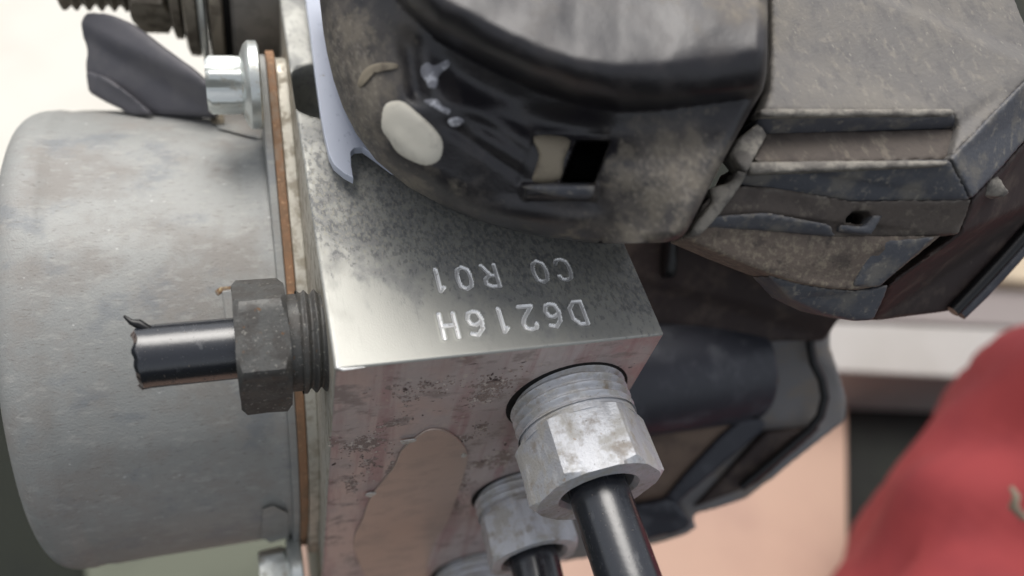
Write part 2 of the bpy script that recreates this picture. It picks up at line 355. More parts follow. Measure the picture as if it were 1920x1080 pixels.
# ------------------------------------------------------------------ surroundings, far below and behind
GZ = -24.0
g = []
link('ground', [(-160, -120, GZ), (200, -120, GZ), (200, 260, GZ), (-160, 260, GZ)], [(0, 1, 2, 3)], M['ground'], kind='structure')
def ground_piece(name, pix, z, th, material, **kw):
    return slab(name, [gp(x, y, z) for x, y in pix], (0, 0, -th), material, bevel=.15, **kw)
ground_piece('white_sheet', [(-500, -350), (700, -350), (640, 150), (300, 420), (120, 640), (-60, 715), (-500, 740)], GZ + 1.0, .8, M['white_sheet'],
    label='overexposed white sheet lying in the upper left behind the motor', cat='sheet')
ground_piece('peach_board', [(700, 700), (1588, 740), (1592, 1100), (1600, 2600), (-200, 3600), (450, 1240)], GZ + 1.2, 1.0, M['peach'],
    label='blurred peach coloured board below the black pipes', cat='board')
ground_piece('grey_green_board', [(150, 985), (560, 985), (600, 1130), (170, 1180)], GZ + .9, .6, M['grey_board'],
    label='dull grey green board peeping out under the motor', cat='board')
ground_piece('dark_gap_sheet', [(1500, 640), (2500, 660), (2600, 1700), (1596, 1700)], GZ + .5, .4, M['void'],  # black sheet added in place of the dark void on the floor
    label='black sheet standing in for the dark gap between peach board and red cloth', cat='dark gap')
ground_piece('white_beam', [(1450, 598), (2500, 640), (2500, 742), (1450, 690)], GZ + 4.0, 3.4, M['beam'],
    label='white painted beam running right from behind the black module', cat='beam')
ground_piece('grey_slab', [(1500, 500), (2500, 520), (2500, 640), (1450, 592)], GZ + 1.6, 1, M['ash'],
    label='soft grey slab just above the white beam', cat='slab')
ground_piece('beige_board', [(1500, 300), (2500, 60), (2500, 560), (1800, 520), (1500, 560)], GZ + 2.4, 1, M['beige'],
    label='beige board at the right edge above the white beam', cat='board')
# red sleeve: a thick folded cloth lump
def red_cloth():
    n, mth = 60, 50; vs = []; fs = []
    c = Vector(P(2080, 1085, 27.5)); ax = Vector(RC.T @ np.array([.67, -.74, .05])).normalized()
    side = Vector(RC.T @ np.array([.74, .67, 0])).normalized(); out = -Vector(FWD)
    for i in range(n + 1):
        t = -1 + 2 * i / n
        R = 6.1 + .7 * math.sin(t * 3.0 + .5)
        cc = c + ax * (t * 15) + side * (1.2 * math.sin(t * 2.2))
        for k in range(mth):
            th = 2 * math.pi * k / mth
            d = side * math.cos(th) + out * math.sin(th)
            f = .6 * math.sin(th * 2 + t * 5) + .6 * abs(math.sin(th * 4 + t * 9 + 2 * noise.noise(Vector((t * 3, th, 0))))) + .6 * noise.noise(Vector((t * 4, math.cos(th) * 1.6, math.sin(th) * 1.6))) + .25 * math.sin(t * 14 + th * 3)
            vs.append(cc + d * (R + f))
    for i in range(n):
        for k in range(mth): fs.append((i * mth + k, i * mth + (k + 1) % mth, (i + 1) * mth + (k + 1) % mth, (i + 1) * mth + k))
    fs.append(list(range(mth))); fs.append([n * mth + k for k in range(mth)])
    o = link('red_sleeve', vs, fs, M['red'], smooth=True, label='out of focus folded red cloth sleeve in the lower right corner', cat='clothing')
    return o
red_cloth()
ld = P(1902, 940, 19.5)
tube('dry_stalk', [P(1895, 912, 19.4), P(1906, 930, 19.3), P(1900, 950, 19.4), P(1916, 968, 19.4), P(1932, 975, 19.5)], [.05, .09, .12, .09, .05], M['tan'], seg=8,
     label='tiny pale stalk caught against the red cloth at the right edge', cat='debris')

# ------------------------------------------------------------------ valve block
BW, BD, BH = 4.235, 9.0, 12.0
blk = thing('valve_block', (BW / 2, 2, -BH), 'machined aluminium valve block stamped D6216H, screwed with black pipes', 'valve block')
RX, RY, RZ = .055, .03, .03
strokes = {
 'D': [[(0, 0), (0, 1)], [(0, 1), (.55, 1), (1, .72), (1, .28), (.55, 0), (0, 0)]],
 '6': [[(.95, .93), (.55, 1), (.1, .75), (0, .35), (.15, .06), (.5, 0), (.85, .06), (1, .3), (.85, .52), (.5, .58), (.08, .45)]],
 '2': [[(0, .78), (.1, .95), (.5, 1), (.9, .92), (.98, .72), (.8, .5), (0, 0), (1, 0)]],
 '1': [[(.25, .84), (.55, 1), (.55, 0)]],
 'H': [[(0, 0), (0, 1)], [(1, 0), (1, 1)], [(0, .5), (1, .5)]],
 'C': [[(1, .78), (.85, .95), (.5, 1), (.12, .9), (0, .65), (0, .35), (.12, .1), (.5, 0), (.85, .05), (1, .22)]],
 '0': [[(.5, 1), (.12, .88), (0, .6), (0, .4), (.12, .12), (.5, 0), (.88, .12), (1, .4), (1, .6), (.88, .88), (.5, 1)]],
 'R': [[(0, 0), (0, 1), (.6, 1), (.95, .86), (.95, .64), (.6, .5), (0, .5)], [(.45, .5), (1, 0)]],
}
CW, CH = .178, .36
chars = [('D', 3.155, .46), ('6', 2.815, .46), ('2', 2.47, .455), ('1', 2.12, .455), ('6', 1.775, .45), ('H', 1.43, .45),
         ('C', 3.18, 1.185), ('0', 2.84, 1.18), ('R', 2.145, 1.175), ('0', 1.79, 1.17), ('1', 1.45, 1.165)]
def top_face():
    xs = np.unique(np.round(np.concatenate([np.linspace(0, RX, 6), np.arange(RX, 1.25, .03), np.arange(1.25, 3.36, .0085), np.arange(3.36, BW - .03, .05), np.linspace(BW - .03, BW, 5)]), 5))
    ys = np.unique(np.round(np.concatenate([np.linspace(0, RY, 5), np.arange(RY, .2, .02), np.arange(.2, 1.45, .0085), np.arange(1.45, 4.4, .05), np.arange(4.4, 6.1, .02), np.arange(6.1, BD, .2), [BD]]), 5))
    X, Y = np.meshgrid(xs, ys); Z = np.zeros_like(X)
    a = np.clip(1 - X / RX, 0, 1); b = np.clip(1 - Y / RY, 0, 1); c = np.clip(1 - (BW - X) / .03, 0, 1)
    a = np.maximum(a, c); q = np.hypot(a, b)
    over = q > 1
    s = np.where(over, 1 / np.maximum(q, 1e-6), 1)
    Xn = np.where(over & (X < 1), RX * (1 - a * s), X); Xn = np.where(over & (X > 1), BW - .03 * (1 - a * s), Xn); Yn = np.where(over, RY * (1 - b * s), Y)
    Z -= RZ * (1 - np.sqrt(np.clip(1 - np.minimum(q, 1) ** 2, 0, 1)))
    D = np.full(X.shape, 9.0)
    depthf = np.ones(X.shape)
    for ch, cx, cy in chars:
        for pl in strokes[ch]:
            for (u0, v0), (u1, v1) in zip(pl[:-1], pl[1:]):
                # the writing is upside down: right is -X, up is -Y
                x0, y0 = cx - (u0 - .5) * CW, cy - (v0 - .5) * CH; x1, y1 = cx - (u1 - .5) * CW, cy - (v1 - .5) * CH
                dx, dy = x1 - x0, y1 - y0; L = dx * dx + dy * dy
                t = np.clip(((X - x0) * dx + (Y - y0) * dy) / L, 0, 1)
                D = np.minimum(D, np.hypot(X - x0 - t * dx, Y - y0 - t * dy))
    w = .031
    Z -= np.where(D < w,   .028 * np.clip(1.3 * (1 - (D / w) ** 2), 0, 1), 0) - .003 * np.exp(-((D - w * 1.25) / .012) ** 2)
    # counterbored hole, half hidden by the pale plastic
    hc = onplane(612, 168, 2, 0.0)
    rr = np.hypot(X - hc[0], Y - hc[1]); HR = .63
    Z -= np.where(rr < HR, np.clip((HR - rr) / .05, 0, 1) * .9, 0)
    Z += np.where(rr > HR, -.03 * np.clip(1 - (rr - HR) / .06, 0, 1), 0)
    ny, nx = X.shape
    verts = np.stack([Xn, Yn, Z], -1).reshape(-1, 3)
    idx = np.arange(nx * ny).reshape(ny, nx)
    F = np.stack([idx[:-1, :-1], idx[:-1, 1:], idx[1:, 1:], idx[1:, :-1]], -1).reshape(-1, 4)
    fc = verts[F].mean(1); fD = D.reshape(-1)[F].mean(1)
    used = np.zeros(len(F), bool)
    def sub(mask, name, mats, mi):
        f = F[mask]; u, inv = np.unique(f, return_inverse=True)
        o = link(name, verts[u], inv.reshape(-1, 4), mats, blk, smooth=True, fixn=False)
        o.data.polygons.foreach_set('material_index', mi[mask].astype(np.int32))
        vx, vy = verts[u][:, 0], verts[u][:, 1]
        k = np.clip((vy + (vx - 1.3) * .42 + .35) / 2.0, 0, 1); k = k * (1 - .35 * np.clip((vy - 3) / 2, 0, 1))
        o.data.attributes.new('dirt', 'FLOAT', 'POINT').data.foreach_set('value', k.astype(np.float32))
        return o
    mi = (fD < w * .95).astype(int)
    for ch, cx, cy in chars:
        mk = (abs(fc[:, 0] - cx) < .165) & (abs(fc[:, 1] - cy) < .26) & ~used
        used |= mk
        o = sub(mk, 'stamped_character', [M['top_metal'], M['groove_metal']], mi)
        o['label'] = 'stamped character ' + ch
    sub(~used, 'top_face', [M['top_metal']], np.zeros(len(F)))
top_face()
# walls of the block under the top face
plan = [(RX * (1 - math.cos(a)), RY * (1 - math.sin(a))) for a in np.linspace(0, math.pi / 2, 6)]
plan += [(BW - .03 * (1 - math.sin(a)), RY * (1 - math.cos(a))) for a in np.linspace(0, math.pi / 2, 6)] + [(BW, BD), (0, BD)]
vs = [(x, y, -RZ) for x, y in plan] + [(x, y, -BH) for x, y in plan]; n = len(plan)
fs = [(i, (i + 1) % n, n + (i + 1) % n, n + i) for i in range(n)] + [list(range(n, 2 * n))]
body = link('block_body', vs, fs, [M['front_metal'], M['side_metal']], blk)
for p in body.data.polygons:
    if p.normal.x < -.5: p.material_index = 1
autosmooth(body, 40)
# curled burr at the near left corner of the top edge
tube('edge_burr', [(.035, .10, .002), (.03, .03, -.015), (.09, -.005, -.02), (.2, -.004, -.024), (.34, -.001, -.024)], [.008, .016, .02, .014, .006], M['groove_metal'], blk, seg=8)
# brown sealant patch on the front face (long rounded shape running down out of the picture)
def patch():
    outline = [(680, 968), (694, 930), (712, 905), (738, 872), (752, 842), (778, 818), (806, 802), (838, 806), (864, 826), (877, 852), (868, 892), (852, 940), (838, 978), (816, 1012), (800, 1060), (796, 1110), (720, 1120), (664, 1030)]
    pts = [onplane(x, y, 1, -.001) for x, y in outline]
    # subdivide with Catmull-Rom
    q = []
    n = len(pts)
    for i in range(n):
        p0, p1, p2, p3 = pts[i - 1], pts[i], pts[(i + 1) % n], pts[(i + 2) % n]
        for t in (0, .25, .5, .75): q.append(.5 * ((2 * p1) + (-p0 + p2) * t + (2 * p0 - 5 * p1 + 4 * p2 - p3) * t * t + (-p0 + 3 * p1 - 3 * p2 + p3) * t ** 3))
    slab('sealant_patch', q, (0, -.035, 0), M['patch'], blk, bevel=.02, label='brown rounded patch')
patch()
for cx, cy, w, h in [(694, 926, 16, 12), (764, 826, 18, 9), (870, 852, 7, 10), (1008, 880, 9, 6)]:
    c = np.array(onplane(cx, cy, 1, -.03)); q = [c + np.array([math.cos(t) * w * random.uniform(.6, 1.1), 0, math.sin(t) * h * random.uniform(.6, 1.1)]) / 130 for t in np.linspace(0, 5.6, 8)]
    slab('flaked_edge_chip', q, (0, -.02, 0), M['rim_white'], blk, bevel=.006)
def blobs(name, spots, material, parent, n, size, plane_ax=1, off=-.002, flat=.5, **kw):
    vs = []; fs = []
    ico = bmesh.new(); bmesh.ops.create_icosphere(ico, subdivisions=1, radius=1); iv = [v.co.copy() for v in ico.verts]; jf = [[v.index for v in f.verts] for f in ico.faces]; ico.free()
    for (px, py, sx, sy, slope, w) in spots:
        for _ in range(int(n * w)):
            k_ = .24 if _ % 3 else .5; u = random.gauss(0, k_); v = random.gauss(0, k_)
            c = Vector(onplane(px + u * sx, py + v * sy + u * sx * slope, plane_ax, off))
            s = size * random.uniform(.25, 1.15) ** 1.8
            rot = Matrix.Rotation(random.uniform(0, 6), 3, 'Y'); b = len(vs)
            a = Vector((random.uniform(.7, 1.8), flat, random.uniform(.6, 1.2)))
            for p in iv:
                d = Vector((p.x * a.x, p.y * a.y, p.z * a.z)) * (s * random.uniform(.7, 1.25)); vs.append(c + rot @ d)
            fs += [[b + i for i in f] for f in jf]
    return link(name, vs, fs, material, parent, fixn=False, kind='stuff', **kw)
blobs('dirt_crust', [(925, 722, 60, 26, -.2, 1.2), (800, 722, 110, 16, -.1, .35), (690, 870, 40, 40, 0, .3), (905, 745, 40, 12, -.2, .7), (680, 832, 52, 22, -.1, 1.5), (850, 826, 60, 9, -.25, 1), (905, 800, 20, 12, 0, .5), (735, 795, 45, 12, -.3, .4),
      (945, 858, 26, 28, -.3, 1.2), (862, 905, 25, 30, -.2, .8), (905, 868, 40, 10, -.3, .6), (660, 905, 20, 30, 0, .4), (770, 740, 80, 40, 0, .2), (850, 945, 22, 22, 0, .7), (735, 880, 14, 30, -1, .3)],
      M['crust'], blk, 330, .021)

# ------------------------------------------------------------------ pressed plates, gasket and motor on the left side
MC = None
a_ = (math.radians(39.98 + 68.44)) / 2; h_ = math.radians(14.2289); DM = 16.6
MR = DM * math.sin(h_); MY, MZ = CAM[1] + DM * math.cos(a_), CAM[2] - DM * math.sin(a_)
def yz_at(py, depth, x):
    """point of plane x=const whose projection has height py and the given depth"""
    # solve for y,z: linear system
    rx, ry, rz = RC[0], RC[1], RC[2]
    A = np.array([[ry[1] - (py - 540) / FPX * rz[1], ry[2] - (py - 540) / FPX * rz[2]], [rz[1], rz[2]]])
    bx = x - CAM[0]
    b = np.array([-(ry[0] - (py - 540) / FPX * rz[0]) * bx, depth - rz[0] * bx])
    s = np.linalg.solve(A, b); return CAM[1] + s[0], CAM[2] + s[1]
def side_plate(name, x0, x1, py0, py1, d0, d1, mater, parent, **kw):
    a = np.array(yz_at(py0, d0, x0)); away = np.array([math.cos(a_), -math.sin(a_)]); perp = np.array([away[1], -away[0]])
    if perp[1] < 0: perp = -perp                                   # perp points up the picture
    rr = MR + d1; pts = []
    r = .5; c = a + away * r - perp * r
    pts += [c + r * np.array([math.cos(t), math.sin(t)]) for t in np.linspace(0, 2 * math.pi, 40)]
    c = np.array(yz_at(py1, 14.6, x0)) + away * r + perp * r
    pts += [c + r * np.array([math.cos(t), math.sin(t)]) for t in np.linspace(0, 2 * math.pi, 40)]
    pts += [np.array([MY, MZ]) + rr * np.array([math.cos(t), math.sin(t)]) for t in np.linspace(0, 2 * math.pi, 120)]
    pts += [a + away * 7.5]
    # convex hull
    pts = sorted(tuple(p) for p in pts)
    def half(ps):
        h = []
        for p in ps:
            while len(h) > 1 and (h[-1][0] - h[-2][0]) * (p[1] - h[-2][1]) - (h[-1][1] - h[-2][1]) * (p[0] - h[-2][0]) <= 1e-9: h.pop()
            h.append(p)
        return h[:-1]
    pts = half(pts) + half(pts[::-1])
    return slab(name, [(x0, y, z) for y, z in pts], (x1 - x0, 0, 0), mater, parent, bevel=.018, **kw)
mot = thing('pump_motor', (-2.2, MY, MZ - MR), 'large grey round pump motor filling the left side', 'motor')
side_plate('pressed_lip', -.178, -.002, 92, 1050, 12.7, .07, M['side_metal'], blk)
side_plate('gasket', -.315, -.185, 78, 1036, 12.6, .085, M['gasket'], mot, label='orange brown gasket')
side_plate('mounting_flange', -.44, -.322, 86, 1042, 12.55, .07, M['motor'], mot)
MXL = -4.25
prof = [(-.445, MR + .02), (-.50, MR + .03), (-.56, MR)]
L0 = -.56
for x in np.linspace(-.7, MXL + .45, 60): prof.append((x, MR + .012 * math.exp(-((x + 3.66) / .10) ** 2) * (x < -3.66) + .03 * (x < -3.66 and 0) - .02 * math.exp(-((x + 3.5) / .09) ** 2)))
for t in np.linspace(0, math.pi / 2, 12): prof.append((MXL + .40 - .40 * math.sin(t), MR - .34 + .34 * math.cos(t)))
prof.append((MXL - .02, MR * .5)); prof.append((MXL - .02, .3))
# casing with shallow flats and dents
def m_ang(px, py):
    q = on_motor(px, py); return math.atan2(q[2] - MZ, q[1] - MY)
def casing():
    FLATS = [tuple(sorted((m_ang(400, 266) % 6.28319, m_ang(400, 450) % 6.28319))), tuple(sorted((m_ang(400, 955) % 6.28319, m_ang(400, 820) % 6.28319)))]
    seg = 180; vs = []; fs = []
    for x, r in prof:
        for k in range(seg):
            th = 2 * math.pi * k / seg
            y, z = math.cos(th), math.sin(th)
            rr = r
            if r > 2:
                for fa, fb in FLATS:
                    mid, hw = (fa + fb) / 2, (fb - fa) / 2; dth = (th - mid + math.pi) % (2 * math.pi) - math.pi
                    if abs(dth) < hw: rr -= .55 * (r - min(r, MR * math.cos(hw) / math.cos(dth))) * min(1, max(0, (x + 3.7) / .35)) * min(1, max(0, (-.6 - x) / .2))
                rr += .022 * noise.noise(Vector((x * .8, y * 3, z * 3))) 
            vs.append((x, MY + y * rr, MZ + z * rr))
    for i in range(len(prof) - 1):
        for k in range(seg): fs.append((i * seg + k, i * seg + (k + 1) % seg, (i + 1) * seg + (k + 1) % seg, (i + 1) * seg + k))
    fs.append([(len(prof) - 1) * seg + k for k in range(seg)])
    return autosmooth(link('motor_casing', vs, fs, M['motor'], mot), 40)
def on_motor(px, py, lift=0.0):
    r = ray(px, py); o = CAM
    a = r[1] ** 2 + r[2] ** 2; b = 2 * (r[1] * (o[1] - MY) + r[2] * (o[2] - MZ)); c = (o[1] - MY) ** 2 + (o[2] - MZ) ** 2 - (MR + lift) ** 2
    t = (-b - math.sqrt(max(0, b * b - 4 * a * c))) / (2 * a); return o + t * r
casing()
def motor_strip(name, pix, lift, mater, **kw):
    """thin raised shape that follows the casing"""
    top = [on_motor(x, y, lift) for x, y in pix]; bot = [on_motor(x, y, -.03) for x, y in pix]; n = len(top)
    return link(name, top + bot, [list(range(n)), list(range(2 * n - 1, n - 1, -1))] + [(i, (i + 1) % n, n + (i + 1) % n, n + i) for i in range(n)], mater, mot, bevel=.02, **kw)
motor_strip('crimp_tab', [(416, 546), (448, 540), (450, 575), (448, 604), (424, 606), (420, 575)], .09, M['motor'])
motor_strip('rust_streak', [(402, 546), (412, 538), (436, 536), (448, 540), (420, 547), (408, 556)], .03, M['nut_rust'])
motor_strip('crimp_tab', [(492, 956), (512, 948), (540, 962), (542, 1008), (506, 1018), (490, 1006)], .10, M['motor'])
motor_strip('crimp_tab', [(392, 214), (420, 210), (421, 232), (398, 232)], .06, M['tan'])
motor_strip('crimp_tab', [(402, 216), (470, 208), (492, 224), (492, 262), (408, 240)], .05, M['motor'])
# ------------------------------------------------------------------ cut pipe in its dark nut, screwed into the left side
FY, FZ = 1.0, -.86
f1 = thing('pipe_fitting', (0, FY, FZ), 'dark grey hex nut on the left side holding a short black pipe cut off ragged', 'pipe fitting')
ax1 = (-1, 0, 0); o1 = (0, FY, FZ)
thread('thread', -.05, .30, .665, .125, .06, o1, ax1, M['nut_dark'], f1)
lathe('collar', [(.27, .60), (.29, .625), (.44, .62), (.46, .60)], o1, ax1, M['nut_dark'], f1)
tocam = Vector((0, CAM[1] - FY, CAM[2] - FZ)).normalized()
hexnut('hex_nut', .44, 1.06, .87, o1, ax1, tocam, -38, M['nut_dark'], f1, rin=.43)
# ragged pipe
def ragged():
    seg = 56; vs = []; fs = []; r = .385
    ts = [.8, 1.4, 1.8, 2.05, 2.15]
    for i, t in enumerate(ts + [0, 1, 2, 3]):
        for k in range(seg):
            th = 2 * math.pi * k / seg
            rag = .05 * noise.noise(Vector((math.cos(th) * 2.5, math.sin(th) * 2.5, 3))) + .012 * math.sin(7 * th)
            if i < 5: tt, rr = t + (rag if i == 4 else 0), r * (1 + .012 * noise.noise(Vector((th, t * 3, 0)))) + (.012 if i == 4 else 0)
            else:
                q = i - 5; tt = [2.15, 2.13, 2.0, 1.3][q] + rag * (1 if q < 3 else 0) + (.05 if q == 0 else 0); rr = [r - .05, r - .09, r - .13, r - .13][q]
            y = Vector((0, math.cos(th), math.sin(th)))
            vs.append(Vector((-tt, FY, FZ)) + y * rr)
    for i in range(8):
        for k in range(seg): fs.append((i * seg + k, i * seg + (k + 1) % seg, (i + 1) * seg + (k + 1) % seg, (i + 1) * seg + k))
    fs.append([8 * seg + k for k in range(seg)])
    o = link('cut_pipe', vs, fs, [M['pipe'], M['pipe_steel']], f1)
    for p in o.data.polygons:
        c = p.center; 
        rr = math.hypot(c.y, c.z)
        if rr < r - .02 and -c.x > 1.5: p.material_index = 1
    autosmooth(o, 50)
ragged()
e = Vector((-2.12, FY, FZ)) + tocam.cross(Vector((1, 0, 0))).normalized() * 0
upv = Vector(RC.T @ np.array([0, -1, 0])); upv = Vector((0, upv.y, upv.z)).normalized()
pt = Vector((-2.12, FY, FZ)) + upv * .36 + tocam * .12
tube('torn_flap', [pt + Vector((.1, 0, 0)) - upv * .05, pt + Vector((-.02, 0, 0)) + upv * .04, pt + Vector((-.10, 0, 0)) + upv * .07, pt + Vector((-.17, 0, 0)) + upv * .15], [.05, .06, .035, .015], M['seal'], f1, seg=8)

# ------------------------------------------------------------------ pipe fittings on the front face
def front_fitting(x, z, rt, y1, y2, Rh, ang, label, pipe_pts, clean, threads=.135):
    t = thing('pipe_fitting', (x, 0, z), label, 'pipe fitting', 'zinc nuts with black pipes on the front of the block')
    o = (x, 0, z); ax = (0, -1, 0)
    lathe('port_shade', [(-.01, rt + .05), (.004, rt + .045), (.004, rt - .1)], o, ax, M['black'], t)  # flat black ring stands in for the shade around the thread
    thread('thread', 0, y1 - .05, rt, threads, .075, o, ax, M['nut_zinc'], t)
    lathe('collar', [(y1 - .12, rt - .07), (y1 - .1, rt - .03), (y1 + .06, rt - .02)], o, ax, M['nut_zinc'], t)
    hexnut('hex_nut', y1, y2, Rh, o, ax, (0, 0, 1), ang, [M['nut_zinc']], t, rin=.50)
    tube('brake_pipe', pipe_pts, .395, M['pipe'], t, seg=40)
    lathe('pipe_flare', [(y2 - .33, .49), (y2 - .27, .49)], o, ax, M['nut_rust'], t)
    return t
front_fitting(3.24, -1.38, .84, .56, 1.44, .925, 16, 'largest zinc hex nut, top of the row, rust stained, with glossy black pipe',
    [(3.24, -.9, -1.38), (3.24, -1.5, -1.38), (3.25, -2.4, -1.39), (3.28, -3.4, -1.42), (3.3, -4.4, -1.5), (3.3, -5.6, -1.9), (3.3, -6.6, -2.9), (3.3, -7.2, -4.4), (3.3, -7.4, -9), (3.3, -7.4, -20)], True)
front_fitting(3.15, -4.42, .735, .40, 1.16, .80, -9, 'middle zinc nut, half hidden behind the largest nut, with black pipe',
    [(3.15, -.7, -4.42), (3.13, -1.3, -4.42), (3.10, -2, -4.43), (3.05, -3, -4.5), (3.0, -4.2, -4.8), (3.0, -5.2, -5.7), (3, -5.8, -7.4), (3, -6, -12), (3, -6, -20)], True)
front_fitting(2.98, -8.05, .80, .42, 1.1, .88, -10, 'lowest pale whitish nut cut by the bottom edge, below the middle nut',
    [(2.98, -.7, -8.05), (2.98, -2.5, -8.1), (2.98, -4.5, -9), (2.98, -5, -12), (2.98, -5, -20)], True)

# ------------------------------------------------------------------ pale plastic wedge between block and plug
zp = .30
wedge = [(573, -70), (573, 0), (581, 60), (590, 135), (600, 207), (608, 252), (617, 290), (626, 308), (645, 324), (663, 334), (659, 310), (658, 284), (665, 277), (680, 276), (700, 290), (735, 316), (760, 322), (760, 150), (700, -70)]
slab('plastic_spacer', [gp(x, y, zp) for x, y in wedge], (0, 0, -.12), M['blue_white'], bevel=.015,
     label='thin pale bluish plastic wedge edging the black plug on the left', cat='plastic spacer')

# ------------------------------------------------------------------ black plug
xl_ = ([-90, 0, 60, 100, 150, 200, 250, 300, 350, 385, 410, 425, 438, 446, 452, 456], [592, 600, 607, 614, 626, 643, 668, 705, 765, 830, 890, 940, 990, 1035, 1080, 1125])
xr_ = ([-90, 0, 100, 140, 170, 200, 250, 300, 350, 400, 430, 442, 450, 454, 456], [1441, 1439, 1439, 1437, 1430, 1412, 1384, 1356, 1330, 1305, 1290, 1280, 1266, 1245, 1215])
def sstep(a, b, x):
    t = np.clip((x - a) / (b - a), 0, 1); return t * t * (3 - 2 * t)
def plug():
    rows = np.unique(np.concatenate([np.arange(-90, 420, 4.0), np.arange(420, 452, 2.), np.arange(452, 456.5, .8)])); nc = 230
    X = []; Y = []
    for y in rows:
        a, b = np.interp(y, *xl_), np.interp(y, *xr_)
        u = np.linspace(0, 1, nc); u = .5 - .5 * np.cos(np.pi * (u * .8 + .1)) ; u = (u - u[0]) / (u[-1] - u[0])
        X.append(a + (b - a) * u); Y.append(np.full(nc, y))
    X, Y = np.array(X), np.array(Y)
    # distance to outline, left / bottom and right parts
    dL = np.full(X.shape, 1e9); dR = np.full(X.shape, 1e9)
    for tab, D in ((xl_, dL), (xr_, dR)):
        for i in range(len(tab[0]) - 1):
            x0, y0, x1, y1 = tab[1][i], tab[0][i], tab[1][i + 1], tab[0][i + 1]
            dx, dy = x1 - x0, y1 - y0; t = np.clip(((X - x0) * dx + (Y - y0) * dy) / (dx * dx + dy * dy), 0, 1)
            D[:] = np.minimum(D, np.hypot(X - x0 - t * dx, Y - y0 - t * dy))
    base = 9.15 + (455 - Y) / 455 * .15 + np.abs(X - 1050) / 450 * .1           # lower body plane
    base = base - .55 * sstep(0, 190, dL) ** .7
    rr = lambda d, w: 1 - np.sqrt(np.clip(1 - (1 - np.clip(d / w, 0, 1)) ** 2, 0, 1))
    base += .55 * rr(dL, 60) + .22 * rr(dR, 22)
    # hood: rolls over towards the camera above a curve that runs down to the right
    cy = np.interp(X, [600, 700, 760, 820, 900, 1000, 1080, 1160, 1240, 1320, 1440], [-140, -60, 20, 75, 120, 168, 195, 208, 206, 196, 180])
    s = cy - Y                                                         # px above the hood's lower edge
    wroll = 95.0
    t = np.clip(s / wroll, 0, 1)
    hood = .95 * np.sqrt(np.clip(1 - (1 - t) ** 2, 0, 1)) * sstep(0, 30, s + 8)
    hood -= .75 * np.clip((s - 85) / 210, 0, 1) ** 1.25
    hood *= .72 + .28 * sstep(1445, 900, X)
    depth = base - np.maximum(hood, 0)
    # concave neck under the hood and folds on the left
    depth += .18 * np.exp(-((s + 45) / 42) ** 2) * sstep(760, 860, X) * sstep(1440, 1200, X)
    depth += .16 * np.exp(-(((X - 775) - (Y - 130) * .18) / 22) ** 2) * sstep(40, 90, Y) * sstep(210, 170, Y)
    for k, (ph, am) in enumerate([(0, .05), (38, .04), (80, .04)]):      # slanting creases near the latch
        q = (X - 850) * .62 - (Y - 200) * .78 * -1
        depth += am * np.exp(-(((X - 860) * .55 + (Y - 250) * -.83 - ph) / 12) ** 2) * sstep(820, 860, X) * sstep(1010, 960, X) * sstep(200, 240, Y)
    # broad bulge on the right lower face
    depth -= .10 * np.exp(-((X - 1240) / 110) ** 2 - ((Y - 300) / 90) ** 2)
    # ridge left of the flat cheek
    depth += .18 * sstep(1160, 1090, X) * sstep(190, 250, Y) * sstep(420, 360, Y) * sstep(800, 900, X)
    # latch opening and its pocket
    def box(x0, x1, y0, y1, sk, e=5):
        xx = X + (Y - (y0 + y1) / 2) * sk
        return sstep(x0 - e, x0 + e, xx) * sstep(x1 + e, x1 - e, xx) * sstep(y0 - e, y0 + e, Y) * sstep(y1 + e, y1 - e, Y)
    depth += .03 * box(985, 1128, 250, 345, .35)
    hole = box(1068, 1128, 266, 341, .38, 4)
    depth += 1.3 * hole
    depth -= .16 * box(980, 1118, 346, 372, .0, 6)
    nz = np.array([[noise.noise(Vector((x * .012, y * .012, 0))) * .035 + noise.noise(Vector((x * .04, y * .04, 4))) * .004 for x, y in zip(a, b)] for a, b in zip(X, Y)])
    depth += nz
    ny, nx = X.shape
    V = []; 
    for i in range(ny):
        for j in range(nx): V.append(P(X[i, j], Y[i, j], depth[i, j]))
    V = np.array(V)
    idx = np.arange(nx * ny).reshape(ny, nx)
    F = [tuple(f) for f in np.stack([idx[:-1, :-1], idx[:-1, 1:], idx[1:, 1:], idx[1:, :-1]], -1).reshape(-1, 4)]
    mi = [0] * len(F)
    hm = hole.reshape(-1)
    mi = [1 if hm[list(f)].mean() > .5 else 0 for f in F]
    # rim runs back down to just above the block
    rim = list(idx[::-1, 0]) + list(idx[0, 1:]) + list(idx[1:, -1]) + list(idx[-1, -2:0:-1])
    back = []
    for i in rim:
        px, py, d = proj(V[i]); 
        zt = onplane(px, py, 2, .03); dF = proj(zt)[2]
        back.append(P(px, py, min(dF, d + 2.6) if px < 1185 else d + 2.0))
    V = np.vstack([V, np.array(back)]); n0 = nx * ny; k = len(rim)
    F += [(rim[i], rim[(i + 1) % k], n0 + (i + 1) % k, n0 + i) for i in range(k)] + [tuple(range(n0, n0 + k))]
    mi += [0] * (k + 1)
    g = lambda cx, cy_, sx, sy: np.exp(-((X - cx) / sx) ** 2 - ((Y - cy_) / sy) ** 2)
    dust = 1.15 * g(640, 180, 120, 200) + .7 * g(760, 370, 120, 60) + 1.1 * g(1270, 330, 160, 110) + .8 * g(1400, 20, 120, 45) + .55 * g(1150, 440, 200, 25) + .35 * g(1130, -20, 200, 40) + .30 - .25 * g(1100, 90, 260, 50) - .5 * g(960, 180, 170, 60) - .3 * g(1230, 185, 150, 25)
    dust = np.concatenate([np.clip(dust, -.2, 1.2).reshape(-1), np.full(k, .6)])
    pl = thing('cable_plug', P(1050, 455, 10.6), 'black moulded cable plug with latch window and cream paint spot above the stamped face', 'plug')
    o = link('plug_shell', V, F, [M['plug'], M['black']], pl, fixn=False)
